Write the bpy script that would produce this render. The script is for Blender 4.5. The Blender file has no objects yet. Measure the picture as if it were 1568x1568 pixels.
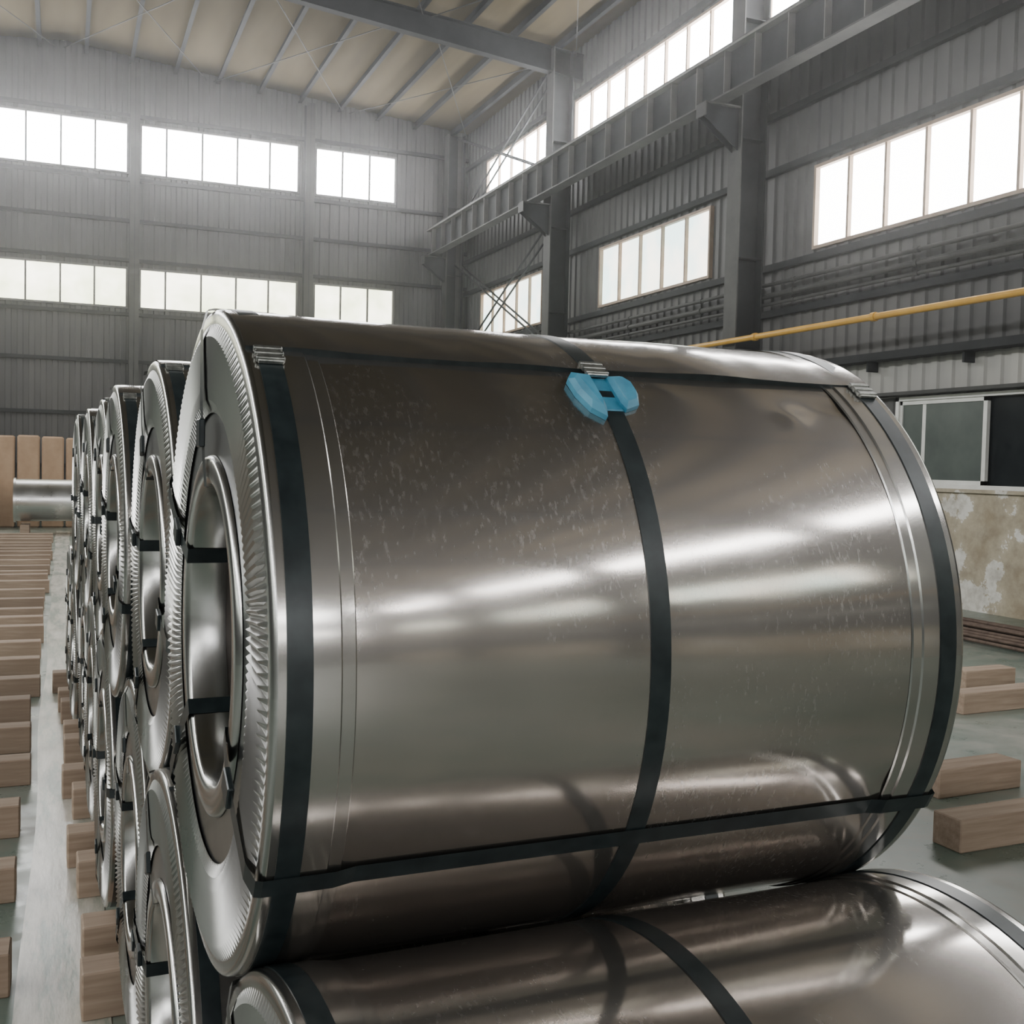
import bpy, math, random, bmesh, itertools
from math import *
from mathutils import Vector, Matrix
random.seed(7)
S=bpy.context.scene
COL=bpy.context.collection

# ------------------------------------------------------------ materials
def mat(name):
    m=bpy.data.materials.new(name); m.use_nodes=True
    nt=m.node_tree; b=nt.nodes["Principled BSDF"]
    return m,nt,b
def coords(nt,scale=(1,1,1),kind='Object',rot=(0,0,0)):
    tc=nt.nodes.new('ShaderNodeTexCoord'); mp=nt.nodes.new('ShaderNodeMapping')
    nt.links.new(tc.outputs[kind],mp.inputs[0]); mp.inputs['Scale'].default_value=scale; mp.inputs['Rotation'].default_value=rot
    return mp.outputs[0]
def noise(nt,vec,scale,detail=4,rough=.55):
    n=nt.nodes.new('ShaderNodeTexNoise'); n.inputs['Scale'].default_value=scale
    n.inputs['Detail'].default_value=detail; n.inputs['Roughness'].default_value=rough
    nt.links.new(vec,n.inputs['Vector']); return n.outputs[0]
def ramp(nt,fac,stops):
    r=nt.nodes.new('ShaderNodeValToRGB'); e=r.color_ramp.elements
    while len(e)<len(stops): e.new(.5)
    for i,(p,c) in enumerate(stops):
        e[i].position=p; e[i].color=(c[0],c[1],c[2],1) if hasattr(c,'__len__') else (c,c,c,1)
    nt.links.new(fac,r.inputs[0]); return r.outputs[0]
def mixc(nt,fac,a,b):
    m=nt.nodes.new('ShaderNodeMix'); m.data_type='RGBA'
    if hasattr(fac,'node'): nt.links.new(fac,m.inputs[0])
    else: m.inputs[0].default_value=fac
    for s,v in ((6,a),(7,b)):
        if hasattr(v,'node'): nt.links.new(v,m.inputs[s])
        else: m.inputs[s].default_value=(*v,1)
    return m.outputs[2]
def mathn(nt,op,a,b):
    m=nt.nodes.new('ShaderNodeMath'); m.operation=op
    for i,v in enumerate((a,b)):
        if hasattr(v,'node'): nt.links.new(v,m.inputs[i])
        else: m.inputs[i].default_value=v
    return m.outputs[0]
def bump(nt,b,h,strength,dist=.01):
    n=nt.nodes.new('ShaderNodeBump'); n.inputs['Strength'].default_value=strength; n.inputs['Distance'].default_value=dist
    nt.links.new(h,n.inputs['Height']); nt.links.new(n.outputs[0],b.inputs['Normal']); return n.outputs[0]

def m_painted(name,c1,c2,scale=2.,rough=.6,stretch=(1,1,1),metal=0.,detail=4,spec=.5):
    m,nt,b=mat(name); v=coords(nt,stretch)
    f=noise(nt,v,scale,detail,.65)
    nt.links.new(ramp(nt,f,[(.32,c1),(.7,c2)]),b.inputs['Base Color'])
    b.inputs['Roughness'].default_value=rough; b.inputs['Metallic'].default_value=metal
    b.inputs['Specular IOR Level'].default_value=spec
    return m

def m_zinc(name,base,rough,flecks=True,aniso=.5,bmp=.1,soft=0.):
    m,nt,b=mat(name)
    v=coords(nt,(1,1,1))
    big=noise(nt,v,2.6,3,.6)
    col=ramp(nt,big,[(.3,[c*.85 for c in base]),(.7,base)])
    b.inputs['Metallic'].default_value=1.
    rr=ramp(nt,big,[(.3,rough*1.25),(.75,rough*.8)])
    mf=None
    if flecks:
        v2=coords(nt,(2.0,.8,.8),rot=(0,.6,0))
        fl=noise(nt,v2,80.,2,.6)
        a=ramp(nt,fl,[(.52,0.),(.74,1.)]); z=ramp(nt,noise(nt,v,3.0,2,.6),[(.42,0.),(.64,1.)])
        mf=mathn(nt,'MULTIPLY',a,z)
        col=mixc(nt,mathn(nt,'MULTIPLY',mf,.14),col,(.80,.80,.81))
    nt.links.new(col,b.inputs['Base Color']); nt.links.new(rr,b.inputs['Roughness'])
    if aniso:
        b.inputs['Anisotropic'].default_value=aniso
        t=nt.nodes.new('ShaderNodeTangent'); t.direction_type='RADIAL'; t.axis='X'
        nt.links.new(t.outputs[0],b.inputs['Tangent'])
    nrm=None
    if bmp: nrm=bump(nt,b,noise(nt,coords(nt,(.6,2.2,2.2)),5.,2,.5),bmp,.01)
    if soft:
        b2=nt.nodes.new('ShaderNodeBsdfPrincipled'); b2.inputs['Metallic'].default_value=1.; b2.inputs['Roughness'].default_value=.46
        nt.links.new(col,b2.inputs['Base Color'])
        mx=nt.nodes.new('ShaderNodeMixShader')
        if mf is not None:
            f=mathn(nt,'ADD',mathn(nt,'MULTIPLY',mf,.20),soft); nt.links.new(f,mx.inputs[0])
        else: mx.inputs[0].default_value=soft
        nt.links.new(b.outputs[0],mx.inputs[1]); nt.links.new(b2.outputs[0],mx.inputs[2])
        nt.links.new(mx.outputs[0],nt.nodes['Material Output'].inputs[0])
    return m
M_wrap=m_zinc("galvanized_wrap",(.53,.495,.465),.115,True,.5,.05,.20)
M_band=m_zinc("galvanized_edge_band",(.53,.51,.485),.125,False,.5,.05,.22)
M_ring=m_zinc("galvanized_edge_ring",(.48,.48,.47),.22,False,0,.1)
M_bright=m_zinc("machined_steel",(.72,.72,.71),.30,False,0,.1)
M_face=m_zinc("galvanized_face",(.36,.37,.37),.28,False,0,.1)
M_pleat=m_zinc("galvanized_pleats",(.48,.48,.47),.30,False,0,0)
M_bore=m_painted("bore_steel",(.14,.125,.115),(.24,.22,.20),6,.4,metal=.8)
m,nt,b=mat("steel_strap")
nt.links.new(ramp(nt,noise(nt,coords(nt),30,3),[(.3,(.008,.013,.015)),(.7,(.02,.028,.03))]),b.inputs['Base Color'])
b.inputs['Roughness'].default_value=.33; b.inputs['Metallic'].default_value=.2; M_strap=m
M_seal=m_painted("strap_seal",(.18,.19,.175),(.42,.42,.40),60,.35,metal=.9)
m,nt,b=mat("blue_plastic")
nt.links.new(ramp(nt,noise(nt,coords(nt),25,4),[(.3,(.03,.16,.26)),(.7,(.06,.27,.40))]),b.inputs['Base Color'])
b.inputs['Roughness'].default_value=.5; M_blue=m

def m_wood(name,c1,c2):
    m,nt,b=mat(name); v=coords(nt,(.6,9,9))
    f=noise(nt,v,3.,5,.6)
    col=ramp(nt,f,[(.3,c1),(.55,[(a+d)/2 for a,d in zip(c1,c2)]),(.75,c2)])
    oi=nt.nodes.new('ShaderNodeObjectInfo')
    col2=mixc(nt,ramp(nt,oi.outputs['Random'],[(0,0.),(1,.55)]),col,[c*.6 for c in c1])
    nt.links.new(col2,b.inputs['Base Color']); b.inputs['Roughness'].default_value=.8
    bump(nt,b,f,.3,.01); return m
M_wood=m_wood("rough_timber",(.27,.19,.135),(.50,.39,.295))
M_card=m_painted("brown_cardboard",(.36,.23,.14),(.50,.34,.22),1.5,.85)
M_wall=m_painted("corrugated_sheet_grey",(.050,.051,.052),(.100,.098,.094),.35,.55,(1,1,.4),spec=.22)
M_walllight=m_painted("corrugated_sheet_pale",(.24,.24,.23),(.40,.39,.36),.6,.5,(1,1,.4),spec=.3)
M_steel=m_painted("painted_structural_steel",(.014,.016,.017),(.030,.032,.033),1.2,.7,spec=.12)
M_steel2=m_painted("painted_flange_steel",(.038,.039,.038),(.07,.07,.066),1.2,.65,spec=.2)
M_stiff=m_painted("pale_stiffener_steel",(.10,.10,.095),(.16,.155,.145),1.2,.65,spec=.2)  # paler tone for hall-side stiffeners and the runway top flange
M_roof=m_painted("roof_liner",(.075,.060,.035),(.135,.112,.070),.5,.9,(1,.15,1),spec=.1)
M_frame=m_painted("window_frame",(.22,.15,.10),(.34,.25,.18),2,.6)
M_frame_d=m_painted("window_frame_dark",(.10,.10,.10),(.17,.16,.15),2,.6)
M_white=m_painted("white_frame",(.62,.62,.58),(.75,.75,.72),3,.5)
M_yellow=m_painted("yellow_paint",(.50,.27,.03),(.62,.36,.06),2,.5)
M_rust=m_painted("rusty_steel",(.07,.045,.035),(.17,.12,.09),8,.7,metal=.3)
M_dark=m_painted("painted_dark_interior",(.006,.008,.01),(.02,.024,.026),1,.15,spec=.2)  # shade of an unlit interior put into a dark colour
M_glass=m_painted("dusty_glass",(.06,.075,.07),(.10,.12,.11),1,.25)
m,nt,b=mat("peeling_plaster"); v=coords(nt)
f=noise(nt,v,1.3,7,.65); g=noise(nt,v,3.5,5,.7)
c=ramp(nt,f,[(.30,(.25,.20,.13)),(.45,(.38,.33,.24)),(.565,(.47,.42,.32)),(.572,(.72,.71,.66)),(.70,(.66,.64,.58))])
c=mixc(nt,ramp(nt,g,[(.42,.0),(.72,.65)]),c,(.20,.165,.12))
nt.links.new(c,b.inputs['Base Color']); b.inputs['Roughness'].default_value=.9; bump(nt,b,f,.4,.02); M_plaster=m
m,nt,b=mat("green_painted_floor"); v=coords(nt)
f=noise(nt,v,.55,6,.65); g=noise(nt,v,3.5,6,.7)
c=ramp(nt,f,[(.3,(.10,.155,.13)),(.5,(.17,.215,.185)),(.72,(.28,.28,.245))])
c=mixc(nt,ramp(nt,g,[(.45,.0),(.75,.7)]),c,(.33,.29,.245))
nt.links.new(c,b.inputs['Base Color'])
nt.links.new(ramp(nt,g,[(.3,.20),(.7,.5)]),b.inputs['Roughness']); M_floor=m
m,nt,b=mat("worn_white_strip"); v=coords(nt,(3,.5,1))
g=noise(nt,v,2.5,6,.7)
c=ramp(nt,g,[(.38,(.20,.25,.21)),(.50,(.46,.44,.38)),(.7,(.70,.67,.61))])
nt.links.new(c,b.inputs['Base Color']); b.inputs['Roughness'].default_value=.28; bump(nt,b,g,.3,.01); M_strip=m

def m_pane(name,c1,c2,st):
    m,nt,b=mat(name); nt.nodes.remove(b)
    e=nt.nodes.new('ShaderNodeEmission'); e.inputs[1].default_value=st
    v=coords(nt)
    nt.links.new(ramp(nt,noise(nt,v,.9,3,.6),[(.35,c1),(.65,c2)]),e.inputs[0])
    nt.links.new(e.outputs[0],nt.nodes['Material Output'].inputs[0]); return m
PANE_HI=m_pane("daylit_pane_bright",(.97,.97,.98),(1,.995,.98),42.)
PANE_LO=m_pane("daylit_pane_trees",(.62,.66,.42),(1.,.96,.78),9.)
PANE_R=m_pane("daylit_pane_side",(.94,.95,.94),(1,.97,.92),22.)
PANE_R2=m_pane("daylit_pane_side_soft",(.60,.78,.74),(1,.92,.78),7.)

# ------------------------------------------------------------ mesh builder
class B:
    def __init__(s): s.v=[];s.f=[];s.m=[];s.sm=[];s.mats=[]
    def mi(s,m):
        if m not in s.mats: s.mats.append(m)
        return s.mats.index(m)
    def face(s,pts,m,smooth=False):
        n=len(s.v); s.v+= [tuple(p) for p in pts]; s.f.append(tuple(range(n,n+len(pts)))); s.m.append(s.mi(m)); s.sm.append(smooth)
    def grid(s,fn,nu,nv,m,smooth=True,flip=False):
        n=len(s.v)
        for i in range(nu+1):
            for j in range(nv+1): s.v.append(tuple(fn(i/nu,j/nv)))
        k=s.mi(m)
        for i in range(nu):
            for j in range(nv):
                a=n+i*(nv+1)+j; q=(a,a+1,a+nv+2,a+nv+1)
                s.f.append(q[::-1] if flip else q); s.m.append(k); s.sm.append(smooth)
    def box(s,lo,hi,m,M=None,bev=0):
        x0,y0,z0=lo;x1,y1,z1=hi
        if bev:
            c=[(x0,x1),(y0,y1),(z0,z1)]
            bm=bmesh.new()
            for ix,iy,iz in itertools.product((0,1),repeat=3):
                base=[c[0][ix],c[1][iy],c[2][iz]]; sg=[1-2*ix,1-2*iy,1-2*iz]
                for ax in range(3):
                    p=list(base)
                    for o in range(3):
                        if o!=ax: p[o]+=sg[o]*bev
                    bm.verts.new(p)
            bmesh.ops.convex_hull(bm,input=bm.verts)
            bmesh.ops.dissolve_limit(bm,angle_limit=.02,verts=bm.verts,edges=bm.edges)
            bmesh.ops.recalc_face_normals(bm,faces=bm.faces)
            for f in bm.faces:
                ps=[v.co.copy() for v in f.verts]
                if M: ps=[M@p for p in ps]
                s.face(ps,m)
            bm.free(); return
        p=[Vector(q) for q in ((x0,y0,z0),(x1,y0,z0),(x1,y1,z0),(x0,y1,z0),(x0,y0,z1),(x1,y0,z1),(x1,y1,z1),(x0,y1,z1))]
        if M: p=[M@q for q in p]
        for f in ((0,3,2,1),(4,5,6,7),(0,1,5,4),(1,2,6,5),(2,3,7,6),(3,0,4,7)): s.face([p[i] for i in f],m)
    def bar(s,a,b,w,m,h=None):
        a=Vector(a);b=Vector(b);d=b-a;L=d.length;z=d.normalized()
        up=Vector((0,0,1)) if abs(z.z)<.95 else Vector((0,1,0))
        x=up.cross(z).normalized(); y=z.cross(x); h=h or w
        M=Matrix(((x.x,y.x,z.x,a.x),(x.y,y.y,z.y,a.y),(x.z,y.z,z.z,a.z),(0,0,0,1)))
        s.box((-w/2,-h/2,0),(w/2,h/2,L),m,M)
    def cyl(s,a,b,r,m,n=20,caps=True,r2=None):
        a=Vector(a);b=Vector(b);d=b-a;L=d.length;z=d.normalized(); r2=r if r2 is None else r2
        up=Vector((0,0,1)) if abs(z.z)<.95 else Vector((0,1,0))
        x=up.cross(z).normalized(); y=z.cross(x)
        fn=lambda u,v:a+z*(L*v)+(x*cos(2*pi*u)+y*sin(2*pi*u))*(r+(r2-r)*v)
        s.grid(fn,n,1,m,True,True)
        if caps:
            s.face([fn(i/n,0) for i in range(n)][::-1],m); s.face([fn(i/n,1) for i in range(n)],m)
    def obj(s,name,loc=(0,0,0),rot=0):
        me=s.mesh(name); o=bpy.data.objects.new(name,me); o.location=loc; o.rotation_euler[2]=rot; COL.objects.link(o); return o
    def mesh(s,name):
        me=bpy.data.meshes.new(name); me.from_pydata(s.v,[],s.f)
        for m in s.mats: me.materials.append(m)
        me.polygons.foreach_set('material_index',s.m); me.polygons.foreach_set('use_smooth',s.sm); me.update(); return me

# ------------------------------------------------------------ dimensions
CAMH=1.911
W=12.0; L=33.6; XL=-13.0; YB=-36.0
EAVE=12.4; RIDGE=13.4
def roofz(x): return RIDGE-(RIDGE-EAVE)*abs(x)/12.0

fb=B(); fb.grid(lambda u,v:(XL+(W-XL)*u,YB+(L-YB)*v,0),8,24,M_floor,False,True); fb.obj("floor")
sb=B(); sb.grid(lambda u,v:(-.13+.31*u+.015*sin(v*40),.5+29*v,.003),2,120,M_strip,True,True); sb.obj("floor_marking_strip")

# ------------------------------------------------------------ corrugated wall with openings
def wall(axis,pos,inward,u0,u1,holes,zmin,ztop,mt):
    b=B(); pitch=.30; dep=.035
    def P(u,z,d):
        return (pos+inward*d,u,z) if axis=='x' else (u,pos+inward*d,z)
    us=[];k=0
    while u0+k*pitch<u1:
        for du in (0,.12,.15,.27):
            q=u0+k*pitch+du
            if q<u1: us.append(q)
        k+=1
    us.append(u1)
    zs=sorted(set([zmin]+[h[2] for h in holes]+[h[3] for h in holes]))
    def dep_at(q):
        t=(q-u0)%pitch
        if t<.12: return 0
        if t<.15: return dep*(t-.12)/.03
        if t<.27: return dep
        return dep*(1-(t-.27)/.03)
    def strip(a,c,z0,z1f,mm):
        pts=[a]+[q for q in us if a<q<c]+[c]
        for i in range(len(pts)-1):
            p,q=pts[i],pts[i+1]
            z1a=z1f(p) if callable(z1f) else z1f; z1b=z1f(q) if callable(z1f) else z1f
            b.face([P(p,z0,dep_at(p)),P(q,z0,dep_at(q)),P(q,z1b,dep_at(q)),P(p,z1a,dep_at(p))],mm)
    for i,z0 in enumerate(zs):
        z1=zs[i+1] if i+1<len(zs) else ztop
        hs=sorted([(h[0],h[1]) for h in holes if i+1<len(zs) and h[2]<=z0+1e-6 and h[3]>=z1-1e-6 and h[0]>-50])
        mm=mt(z0) if callable(mt) else mt
        c=u0
        for a,d in hs:
            if a>c: strip(c,a,z0,z1,mm)
            c=max(c,d)
        if c<u1: strip(c,u1,z0,z1,mm)
    return b

wn=[0]
def window(axis,pos,inward,a,c,z0,z1,n,pane,frame,muls=None):
    wn[0]+=1; b=B()
    def bx(u0,u1,za,zb,d0,d1,m):
        lo,hi=sorted((pos+inward*d0,pos+inward*d1))
        if axis=='x': b.box((lo,u0,za),(hi,u1,zb),m)
        else: b.box((u0,lo,za),(u1,hi,zb),m)
    t=.055
    d=pos-inward*.02
    P=(lambda u,z:(d,u,z)) if axis=='x' else (lambda u,z:(u,d,z))
    q=[P(a,z0),P(c,z0),P(c,z1),P(a,z1)]
    if (axis=='x' and inward<0) or (axis=='y' and inward>0): q=q[::-1]
    b.face(q,pane)
    bx(a,a+t,z0,z1,0,.09,frame);bx(c-t,c,z0,z1,0,.09,frame)
    bx(a+t,c-t,z0,z0+t,0,.09,frame);bx(a+t,c-t,z1-t,z1,0,.09,frame)
    us=muls if muls else [a+(c-a)*i/n for i in range(1,n)]
    for u in us: bx(u-.025,u+.025,z0+t,z1-t,0,.07,frame)
    b.obj("window_%d"%wn[0])

# end wall (far)
ends=[]
for a,c,mu in ((-2.75,1.72,None),(2.02,6.58,[2.75,3.75,4.75,5.7]),(7.05,9.6,None),(-7.6,-3.1,None),(-12.3,-8.0,None)):
    for z0,z1,pn in ((6.12,7.30,PANE_LO),(9.92,11.38,PANE_HI)): ends.append((a,c,z0,z1,pn,mu))
b=wall('y',L,-1,XL,W,[e[:4] for e in ends],0,roofz,M_wall)
for z in (1.6,3.1,4.6,5.95,7.48,8.6,9.76,11.55):
    b.box((XL,L-.16,z-.05),(W,L-.04,z+.05),M_steel)
b.obj("wall_end")
for a,c,z0,z1,pn,mu in ends:
    window('y',L,-1,a,c,z0,z1,3 if c-a<3 else 5,pn,M_frame_d,mu)

# right wall
cols=[-32.8,-24.5,-16.2,-7.9,.4,8.7,17.0,25.25,33.2]
rw=[(9.6,15.74,5.72,7.15,PANE_R,7),(19.0,23.9,5.72,7.15,PANE_R2,5),(27.3,32.0,5.72,7.15,PANE_R2,5),
    (9.6,17.3,9.83,11.1,PANE_HI,8),(18.35,25.5,9.83,11.1,PANE_HI,8),(26.95,31.7,9.83,11.1,PANE_HI,5)]
for c0 in cols[:5]:
    rw.append((c0+.5,c0+7.8,9.83,11.1,PANE_HI,8)); rw.append((c0+1.2,c0+7.1,5.72,7.15,PANE_R2,7))
sw=(8.0,13.55,1.71,3.08)
b=wall('x',W,-1,YB,L,[r[:4] for r in rw]+[sw,(-100,-99,3.08,3.72),(-100,-99,3.72,4.6)],1.71,roofz(W),
         lambda z:M_walllight if 3.0<z<3.7 else M_wall)
for z in (4.75,5.58,7.3,8.3,9.7,11.25):
    b.box((W-.14,YB,z-.06),(W-.04,L,z+.06),M_steel)
b.obj("wall_right")
for a,c,z0,z1,pn,n in rw: window('x',W,-1,a,c,z0,z1,n,pn,M_frame)
b=B()
b.box((W-.12,YB,0),(W+.1,L,1.66),M_plaster); b.box((W-.18,YB,1.66),(W+.1,L,1.71),M_plaster)
b.obj("wall_right_base")
b=B(); b.box((W-.32,YB,3.66),(W,L,3.78),M_steel); b.box((W-.26,YB,3.10),(W,L,3.15),M_steel2)
y=YB
while y<L: b.box((W-.25,y,3.5),(W-.05,y+.04,3.66),M_steel); y+=2
b.obj("trim_1")
def pipe(name,specs,m):
    b=B()
    for x,z,r in specs:
        b.cyl((x,YB+.1,z),(x,L-.5,z),r,m,14)
        y=YB+1
        while y<L-.5: b.cyl((x,y,z),(x,y+.08,z),r*1.35,m,14); y+=3.
    b.obj(name)
pipe("gas_pipe",[(W-.98,4.20,.05)],M_yellow)
pipe("cable_conduit",[(W-.22,5.05,.05),(W-.22,5.25,.035),(W-.22,4.9,.03)],M_steel2)
b=B()
a,c,z0,z1=sw
b.face([(W+.05,a,z0),(W+.05,a,z1),(W+.05,c,z1),(W+.05,c,z0)],M_dark)  # dark sheet painted as the unlit room behind the opening
def fr(y0,y1,x,t,pm):
    b.box((x-.03,y0,z0+.05),(x+.03,y0+t,z1-.05),M_white);b.box((x-.03,y1-t,z0+.05),(x+.03,y1,z1-.05),M_white)
    b.box((x-.03,y0,z0+.05),(x+.03,y1,z0+.05+t),M_white);b.box((x-.03,y0,z1-.05-t),(x+.03,y1,z1-.05),M_white)
    if pm: b.box((x-.006,y0+t,z0+.05+t),(x+.006,y1-t,z1-.05-t),pm)
fr(11.75,13.5,W-.01,.07,M_glass); fr(8.05,9.6,W-.01,.07,M_glass)
b.box((W-.02,12.95,z0+.1),(W+.03,13.02,z1-.1),M_white)
for q in ((a,a+.07,z0,z1),(c-.07,c,z0,z1),(a,c,z0,z0+.06),(a,c,z1-.06,z1)):
    b.box((W-.07,q[0],q[2]),(W+.05,q[1],q[3]),M_white)
wn[0]+=1; b.obj("window_%d"%wn[0])

# left and back walls
lw=[(c0+.5,c0+7.8,z0,z1,pn) for c0 in cols[:-1] for z0,z1,pn in ((5.72,7.15,PANE_R2),(9.83,11.1,PANE_HI))]
lw=[q if q[1]<L else (q[0],L-.6,q[2],q[3],q[4]) for q in lw]
b=wall('x',XL,1,YB,L,[r[:4] for r in lw],0,roofz(XL),M_wall); b.obj("wall_left")
for a,c,z0,z1,pn in lw: window('x',XL,1,a,c,z0,z1,7,pn,M_frame)
bw=[(x,x+4.5,z0,z1,pn) for x in (-12.3,-7.5,-2.6,2.1,7.0) for z0,z1,pn in ((6.0,7.2,PANE_R),(9.8,11.3,PANE_HI))]
b=wall('y',YB,1,XL,W,[r[:4] for r in bw],0,roofz,M_wall); b.obj("wall_back")
for a,c,z0,z1,pn in bw: window('y',YB,1,a,c,z0,z1,5,pn,M_frame_d)

# roof
b=B()
for x0,x1 in ((XL,0),(0,W)):
    b.face([(x0,YB,roofz(x0)),(x1,YB,roofz(x1)),(x1,L,roofz(x1)),(x0,L,roofz(x0))],M_roof)
b.obj("ceiling")
b=B(); x=XL+.4
while x<W:
    z=roofz(x)
    b.box((x-.03,YB,z-.20),(x+.03,L,z-.01),M_steel); b.box((x-.08,YB,z-.215),(x+.03,L,z-.20),M_steel)
    x+=1.2
b.obj("roof_purlins")
for y in cols[:-1]:
    b=B()
    for x0,x1 in ((XL,0),(0,W)):
        za,zb=roofz(x0)-.27,roofz(x1)-.27
        if x0<0: da,db=.6,.42
        else: da,db=.42,.6
        for (wd,ta,tb,ba,bb,m) in ((.02,0,0,-da,-db,M_steel),(.24,0,0,-.03,-.03,M_steel),(.24,-da,-db,-da-.03,-db-.03,M_steel)):
            p=[(x0,y-wd/2,za+ba),(x1,y-wd/2,zb+bb),(x1,y+wd/2,zb+bb),(x0,y+wd/2,za+ba)]
            q=[(x0,y-wd/2,za+ta),(x1,y-wd/2,zb+tb),(x1,y+wd/2,zb+tb),(x0,y+wd/2,za+ta)]
            b.face(p[::-1],m);b.face(q,m);b.face([p[0],p[1],q[1],q[0]],m);b.face([p[2],p[3],q[3],q[2]],m)
    b.obj("roof_rafter")
b=B()
for i in range(4,8):
    y0,y1=cols[i],cols[i+1]
    for x0 in (-8.,-4.,0.,4.,8.):
        x1=x0+3.8
        b.bar((x0,y0,roofz(x0)-.32),(x1,y1,roofz(x1)-.32),.02,M_steel2); b.bar((x1,y0,roofz(x1)-.32),(x0,y1,roofz(x0)-.32),.02,M_steel2)
b.obj("roof_tie_rods")

CX=W-.88
for y in cols:
    b=B(); x=CX; dx=.54; wy=.40; z1=roofz(CX)-.3
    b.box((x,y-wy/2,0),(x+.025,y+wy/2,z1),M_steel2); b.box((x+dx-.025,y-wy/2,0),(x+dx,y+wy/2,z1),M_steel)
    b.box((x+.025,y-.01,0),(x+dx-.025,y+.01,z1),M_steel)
    z=1.5
    while z<z1-.3: b.box((x+.025,y-wy/2+.01,z),(x+dx-.025,y+wy/2-.01,z+.015),M_steel); z+=2.1
    xo=CX-.72
    b.box((xo,y-.16,8.33),(CX,y+.16,8.36),M_steel2)
    b.box((xo,y-.16,8.12),(xo+.02,y+.16,8.33),M_steel2)
    for yy in (y-.10,y+.08):
        b.face([(CX,yy,7.6),(CX,yy,8.33),(xo,yy,8.33),(xo,yy,8.12)],M_steel)
        b.face([(CX,yy+.02,7.6),(xo,yy+.02,8.12),(xo,yy+.02,8.33),(CX,yy+.02,8.33)],M_steel)
        b.face([(CX,yy,7.6),(xo,yy,8.12),(xo,yy+.02,8.12),(CX,yy+.02,7.6)],M_steel)
    b.obj("steel_column")
for x in (-8.0,-2.95,1.87,6.82,11.6):
    b=B(); y=L-.16; dx=.34; wy=.26; z1=roofz(x)-.3
    b.box((x-wy/2,y-dx,0),(x+wy/2,y-dx+.02,z1),M_steel2); b.box((x-wy/2,y-.02,0),(x+wy/2,y,z1),M_steel); b.box((x-.01,y-dx,0),(x+.01,y,z1),M_steel)
    b.obj("steel_column")
b=B(); xb=W-1.32
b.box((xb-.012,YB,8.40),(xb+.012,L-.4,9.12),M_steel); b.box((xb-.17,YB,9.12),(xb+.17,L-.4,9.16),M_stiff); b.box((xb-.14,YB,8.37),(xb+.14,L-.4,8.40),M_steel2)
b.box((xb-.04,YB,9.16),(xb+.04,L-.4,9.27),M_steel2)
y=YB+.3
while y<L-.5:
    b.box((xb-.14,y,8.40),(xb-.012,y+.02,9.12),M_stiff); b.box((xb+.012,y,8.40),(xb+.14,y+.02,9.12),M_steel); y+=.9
b.obj("crane_runway_beam")
b=B()
for (z0,z1) in ((4.9,8.1),(9.3,12.0)):
    for dx in (.0,.22):
        xx=W-.62+dx
        b.bar((xx,25.6,z0),(xx,32.9,z1),.04,M_steel,.04); b.bar((xx,25.6,z1),(xx,32.9,z0),.04,M_steel,.04)
b.obj("column_cross_bracing")

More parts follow.
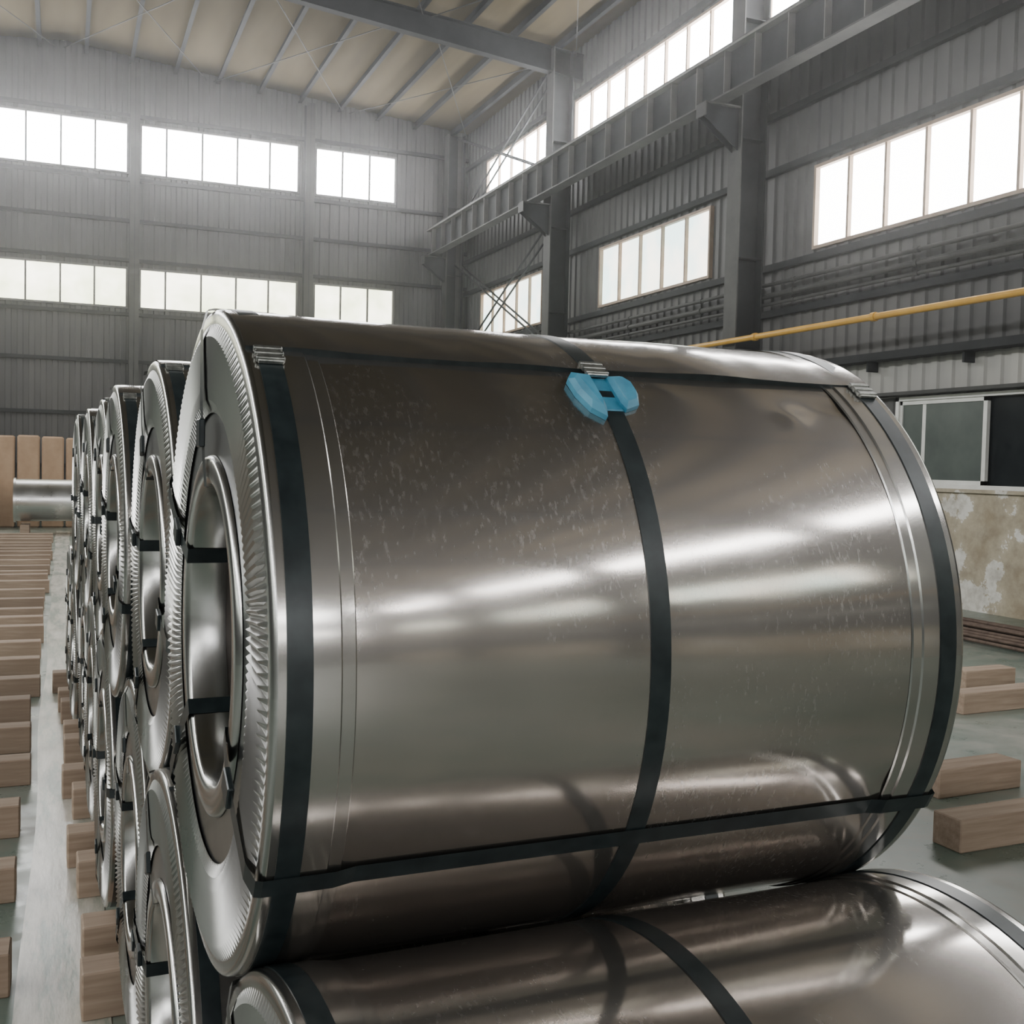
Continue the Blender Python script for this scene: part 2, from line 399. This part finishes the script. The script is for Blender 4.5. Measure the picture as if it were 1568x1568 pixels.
# ------------------------------------------------------------ coils
R=.55; WD=1.163; SA=.0245
def cp(x,r,th): return (x,-r*cos(th),r*sin(th))
SEAM=radians(57)
def wrapr(x,th):
    d=(th-SEAM)%(2*pi)
    r=.5455
    r+=.00035*sin(3.1*x+2*th)+.00020*sin(9*x-5*th)
    lift=.0085+.0025*max(0,sin(x*8.5+1))+.002*max(0,sin(x*17+.4))
    if d<radians(34): r+=lift*(1-d/radians(34))**.7
    for (cx,ct,sx,st,a) in ((1.0,radians(50),.07,.05,-.004),(.93,radians(46),.03,.04,.002),(1.07,radians(-24),.03,.05,-.003),(.42,radians(52),.09,.03,-.0012),(.70,radians(52),.05,.03,.0012)):
        dd=(th-ct+pi)%(2*pi)-pi
        r+=a*exp(-((x-cx)/sx)**2-(dd/st)**2)
    return r
def build_coil(straps):
    b=B()
    b.grid(lambda u,v:cp(u*WD*.994+.003,wrapr(u*WD,SEAM+1e-5+(2*pi-2e-5)*v),SEAM+2*pi*v),90,300,M_wrap,True,False)
    b.grid(lambda u,v:cp(.003+u*WD*.994,(wrapr(u*WD,SEAM+1e-5) if v>.5 else .543),SEAM),90,1,M_strap,False,False)  # seam step: dark strap material paints the shadow gap, no strap here
    n=160
    def ringsurf(prof,m,seg=n,flip=False):
        k=len(prof)-1
        def fn(u,v):
            x,r=prof[min(int(round(v*k)),k)]; return cp(x,r,2*pi*u)
        b.grid(fn,seg,k,m,True,flip)
    for side in (0,1):
        X=(lambda x:x) if side==0 else (lambda x:WD-x)
        fl=(side==1)
        pr=[(.088,.5455),(.088,.5515),(.006,.5520),(.0015,.5508),(-.0015,.548),(-.003,.542),(-.003,.528)]
        ringsurf([(X(.0905),.5487),(X(.088),.5515)],M_ring,n,not fl); ringsurf([(X(x),r) for x,r in pr[1:3]],M_band,n,not fl); ringsurf([(X(x),r) for x,r in pr[2:]],M_ring,n,not fl)
        ringsurf([(X(.110),.5460),(X(.108),.5485)],M_ring,n,not fl); ringsurf([(X(.108),.5485),(X(.088),.5488)],M_band,n,not fl)
        NP=200
        def pl(u,v):
            r=.528-(.528-.380)*v
            env=min(1,v*7)*min(1,(1-v)*6)
            k=int(round(u*NP*4))%4
            h=(0,.75,1,.15)[k]
            return cp(X(-.003-.010*env*h+.004*v),r,2*pi*u+.03*v)
        b.grid(pl,NP*4,7,M_pleat,False,not fl)
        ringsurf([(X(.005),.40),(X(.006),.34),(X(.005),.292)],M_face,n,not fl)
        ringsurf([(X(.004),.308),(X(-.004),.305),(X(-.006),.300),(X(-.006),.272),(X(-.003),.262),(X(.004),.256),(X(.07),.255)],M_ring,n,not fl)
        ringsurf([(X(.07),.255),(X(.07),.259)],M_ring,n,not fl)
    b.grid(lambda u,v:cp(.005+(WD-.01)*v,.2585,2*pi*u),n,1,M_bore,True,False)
    def cstrap(xc,w,r=.5535,m=M_strap):
        edge=not(.11<xc<WD-.11)
        for i in range(3):
            def fn(u,v,i=i):
                th=2*pi*u
                rr=r if edge else max(wrapr(xc,th)+.0015,.5475)
                if i==0: return cp(xc-w/2,rr-.004*(1-v),th)
                if i==2: return cp(xc+w/2,rr-.004*v,th)
                return cp(xc-w/2+w*v,rr,th)
            b.grid(fn,240,1,m,i==1,False)
    cstrap(.034,.034); cstrap(.572,.034); cstrap(WD-.036,.034)
    for deg in straps:
        t=radians(deg); w=.032
        half=[(.30,.2535),(-.0075,.2535),(-.0085,.262),(-.0115,.30),(-.0165,.40),(-.0165,.52),(-.008,.553),(.002,.5555),(.10,.5550),(.13,.5495)]
        pts=half+[(WD-x,r) for x,r in half[::-1]]; k=len(pts)-1
        def fn(u,v):
            x,r=pts[int(round(u*k))]
            return Vector(cp(x,r,t))+Vector((0,sin(t),cos(t)))*((v-.5)*w)
        b.grid(fn,k,1,M_strap,False,False)
        rc=.345+.02*((deg*7)%3)
        Mx=Matrix.Translation(cp(-.018,rc,t))@Matrix.Rotation(-t,4,'X')
        b.box((-.004,-.024,-.020),(.006,.024,.020),M_strap,Mx,.002)
    for xc in (.034,.572,WD-.036):
        t=SEAM+radians(-2.2 if xc!=.572 else -.5)
        Mx=Matrix.Translation(cp(xc,.559,t))@Matrix.Rotation(pi/2-t,4,'X')
        b.box((-.019,-.022,-.006),(.019,.022,.001),M_seal,Mx,.0015)
        for k in (-.014,0,.014):
            b.box((-.021,k-.0035,-.006),(.021,k+.0035,.0026),M_seal,Mx,.001)
    return b.mesh("steel_coil")
coil_me=build_coil((-29,90,153,221))
coil_me2=build_coil((-202,-12,38,88))

e=Vector((cos(SA),sin(SA),0)); rdir=Vector((-sin(SA),cos(SA),0))
def place(xp,yp,z,spin=0,me=None):
    o=bpy.data.objects.new("steel_coil",me or coil_me); COL.objects.link(o)
    o.rotation_euler=(spin,0,SA)
    o.location=e*xp+rdir*yp+Vector((0,0,z)); return o
XF=.2828; YC=1.932; ZL=.655; ZU=ZL+.9526
main=place(XF,YC,ZU)
jit=[0,.012,-.01,.008,.0,-.012,.01,0]
for i in range(1,6): place(XF+jit[i],YC+1.108*i,ZU,radians(-random.uniform(5,40)))
for i in range(0,8):
    if i==0: place(XF+.02,YC-.553,ZL,radians(-142),coil_me2)
    else: place(XF-jit[i],YC-.553+1.108*i,ZL,radians(-random.uniform(5,60)))

b=B()
def slab(outline,r0,r1,inset):
    def P(x,s,r):
        t=SEAM-radians(7)+s/.55; return cp(.572+x,r,t)
    n=len(outline); cx=sum(p[0] for p in outline)/n; cs=sum(p[1] for p in outline)/n
    lo=[P(x,s,r0) for x,s in outline]; mid=[P(x,s,r0+(r1-r0)*.55) for x,s in outline]
    hi=[P(cx+(x-cx)*inset,cs+(s-cs)*inset,r1) for x,s in outline]
    for i in range(n):
        j=(i+1)%n
        b.face([lo[i],lo[j],mid[j],mid[i]],M_blue); b.face([mid[i],mid[j],hi[j],hi[i]],M_blue)
    b.face(hi,M_blue)
lobe=[(-.017,.046),(-.046,.050),(-.060,.030),(-.058,-.008),(-.044,-.044),(-.022,-.062),(-.016,-.040)]
lobe2=[(-.017,.046),(-.046,.050),(-.060,.030),(-.060,-.004),(-.050,-.034),(-.022,-.046),(-.016,-.030)]
slab(lobe,.546,.564,.72); slab([(-x*.95,s*.95+.002) for x,s in lobe2][::-1],.546,.561,.72)
slab([(-.018,.048),(-.018,-.04),(.018,-.04),(.018,.048)],.5465,.5490,.95)
pb=b.obj("strap_edge_protector"); pb.parent=main

def timber(x0,x1,y,h,wd,rot=SA,z=0):
    b=B(); b.box((0,-wd/2,0),(x1-x0,wd/2,h),M_wood,None,.006)
    return b.obj("timber_beam",(x0,y,z),rot)
for i in range(8):
    for s in (-1,1):
        c=e*(XF-.07-random.uniform(0,.05))+rdir*(YC-.553+1.108*i+s*.36)
        timber(c.x,c.x+1.4,c.y,.165,.15)
y=2.6
while y<27.3:
    x1=-.17+random.uniform(-.03,.03)
    timber(x1-2.4,x1,y,.16+random.uniform(-.02,.02),.16,random.uniform(-.012,.012))
    y+=.85+random.uniform(-.07,.07)
for (x,y,l,rt) in ((4.2,4.28,1.8,.03),(4.78,5.04,.68,.05),(6.65,6.75,1.5,.05),(7.44,7.52,.6,.02)):
    timber(x,x+l,y,.17,.19,rt)
b=B()
for i in range(16):
    x=9.5+random.uniform(0,.9); z=.03+.035*(i%4)
    b.cyl((x,13.5+random.uniform(-1,1),z),(x+random.uniform(-.3,.3),4.5+random.uniform(-1,1),z),.02,M_rust,8)
b.obj("steel_bar_pile")
b=B()
for i in range(4):
    x=4.9+.16*i; b.cyl((x,4.05-.1*i,.02),(x+1.2,2.9-.05*i,.02),.014,M_rust,8)
b.obj("steel_rods")

for i,(x,w,h) in enumerate(((-3.0,.62,2.36),(-2.35,.62,2.40),(-1.7,.60,2.36),(-1.06,.55,2.38),(-.48,.55,2.36),(.10,.52,2.34),(.66,.8,2.50))):
    b=B(); b.box((0,0,0),(w-.02,.7,h),M_card,None,.04)
    b.obj("tall_cardboard_box",(x,30.9,0))
b=B(); b.box((0,0,0),(1.2,.6,1.25),M_walllight,None,.02); b.box((.1,-.02,.1),(1.1,.0,1.15),M_white); b.obj("pale_crate",(-2.75,29.9,0))
b=B(); ys=28.6; zc=.80
b.cyl((-1.0,ys,zc),(.38,ys,zc),.50,M_bright,40); b.cyl((.36,ys,zc),(.50,ys,zc),.66,M_bright,40); b.cyl((.50,ys,zc),(.95,ys,zc),.57,M_bright,40)
b.cyl((-1.05,ys,zc),(-1.0,ys,zc),.53,M_bright,40)
for x in (-.8,.65):
    b.box((x-.10,ys-.50,0),(x+.10,ys+.50,.23),M_wood,None,.01)
b.obj("flanged_steel_roller")

# ------------------------------------------------------------ world (scatter haze added for the window halos), camera
w=bpy.data.worlds.new("World"); S.world=w; w.use_nodes=True
nt=w.node_tree; bg=nt.nodes['Background']; bg.inputs[0].default_value=(.8,.88,1,1); bg.inputs[1].default_value=1.
vs=nt.nodes.new('ShaderNodeVolumeScatter'); vs.inputs['Density'].default_value=.0028; vs.inputs['Anisotropy'].default_value=.89
nt.links.new(vs.outputs[0],nt.nodes['World Output'].inputs['Volume'])
f=2060.9; yaw,pit,rol=.3893,.0431,.0231
F=Vector((sin(yaw)*cos(pit),cos(yaw)*cos(pit),-sin(pit)))
R0=Vector((cos(yaw),-sin(yaw),0)); D0=-R0.cross(F)
Rv=R0*cos(rol)-D0*sin(rol); Dv=R0*sin(rol)+D0*cos(rol)
cd=bpy.data.cameras.new("camera"); cd.sensor_width=36; cd.lens=36*f/1920; cd.clip_start=.05; cd.clip_end=200
co=bpy.data.objects.new("camera",cd); COL.objects.link(co)
U=-Dv; Bk=-F
co.matrix_world=Matrix(((Rv.x,U.x,Bk.x,0),(Rv.y,U.y,Bk.y,0),(Rv.z,U.z,Bk.z,CAMH),(0,0,0,1)))
S.camera=co
S.view_settings.exposure=-0.35
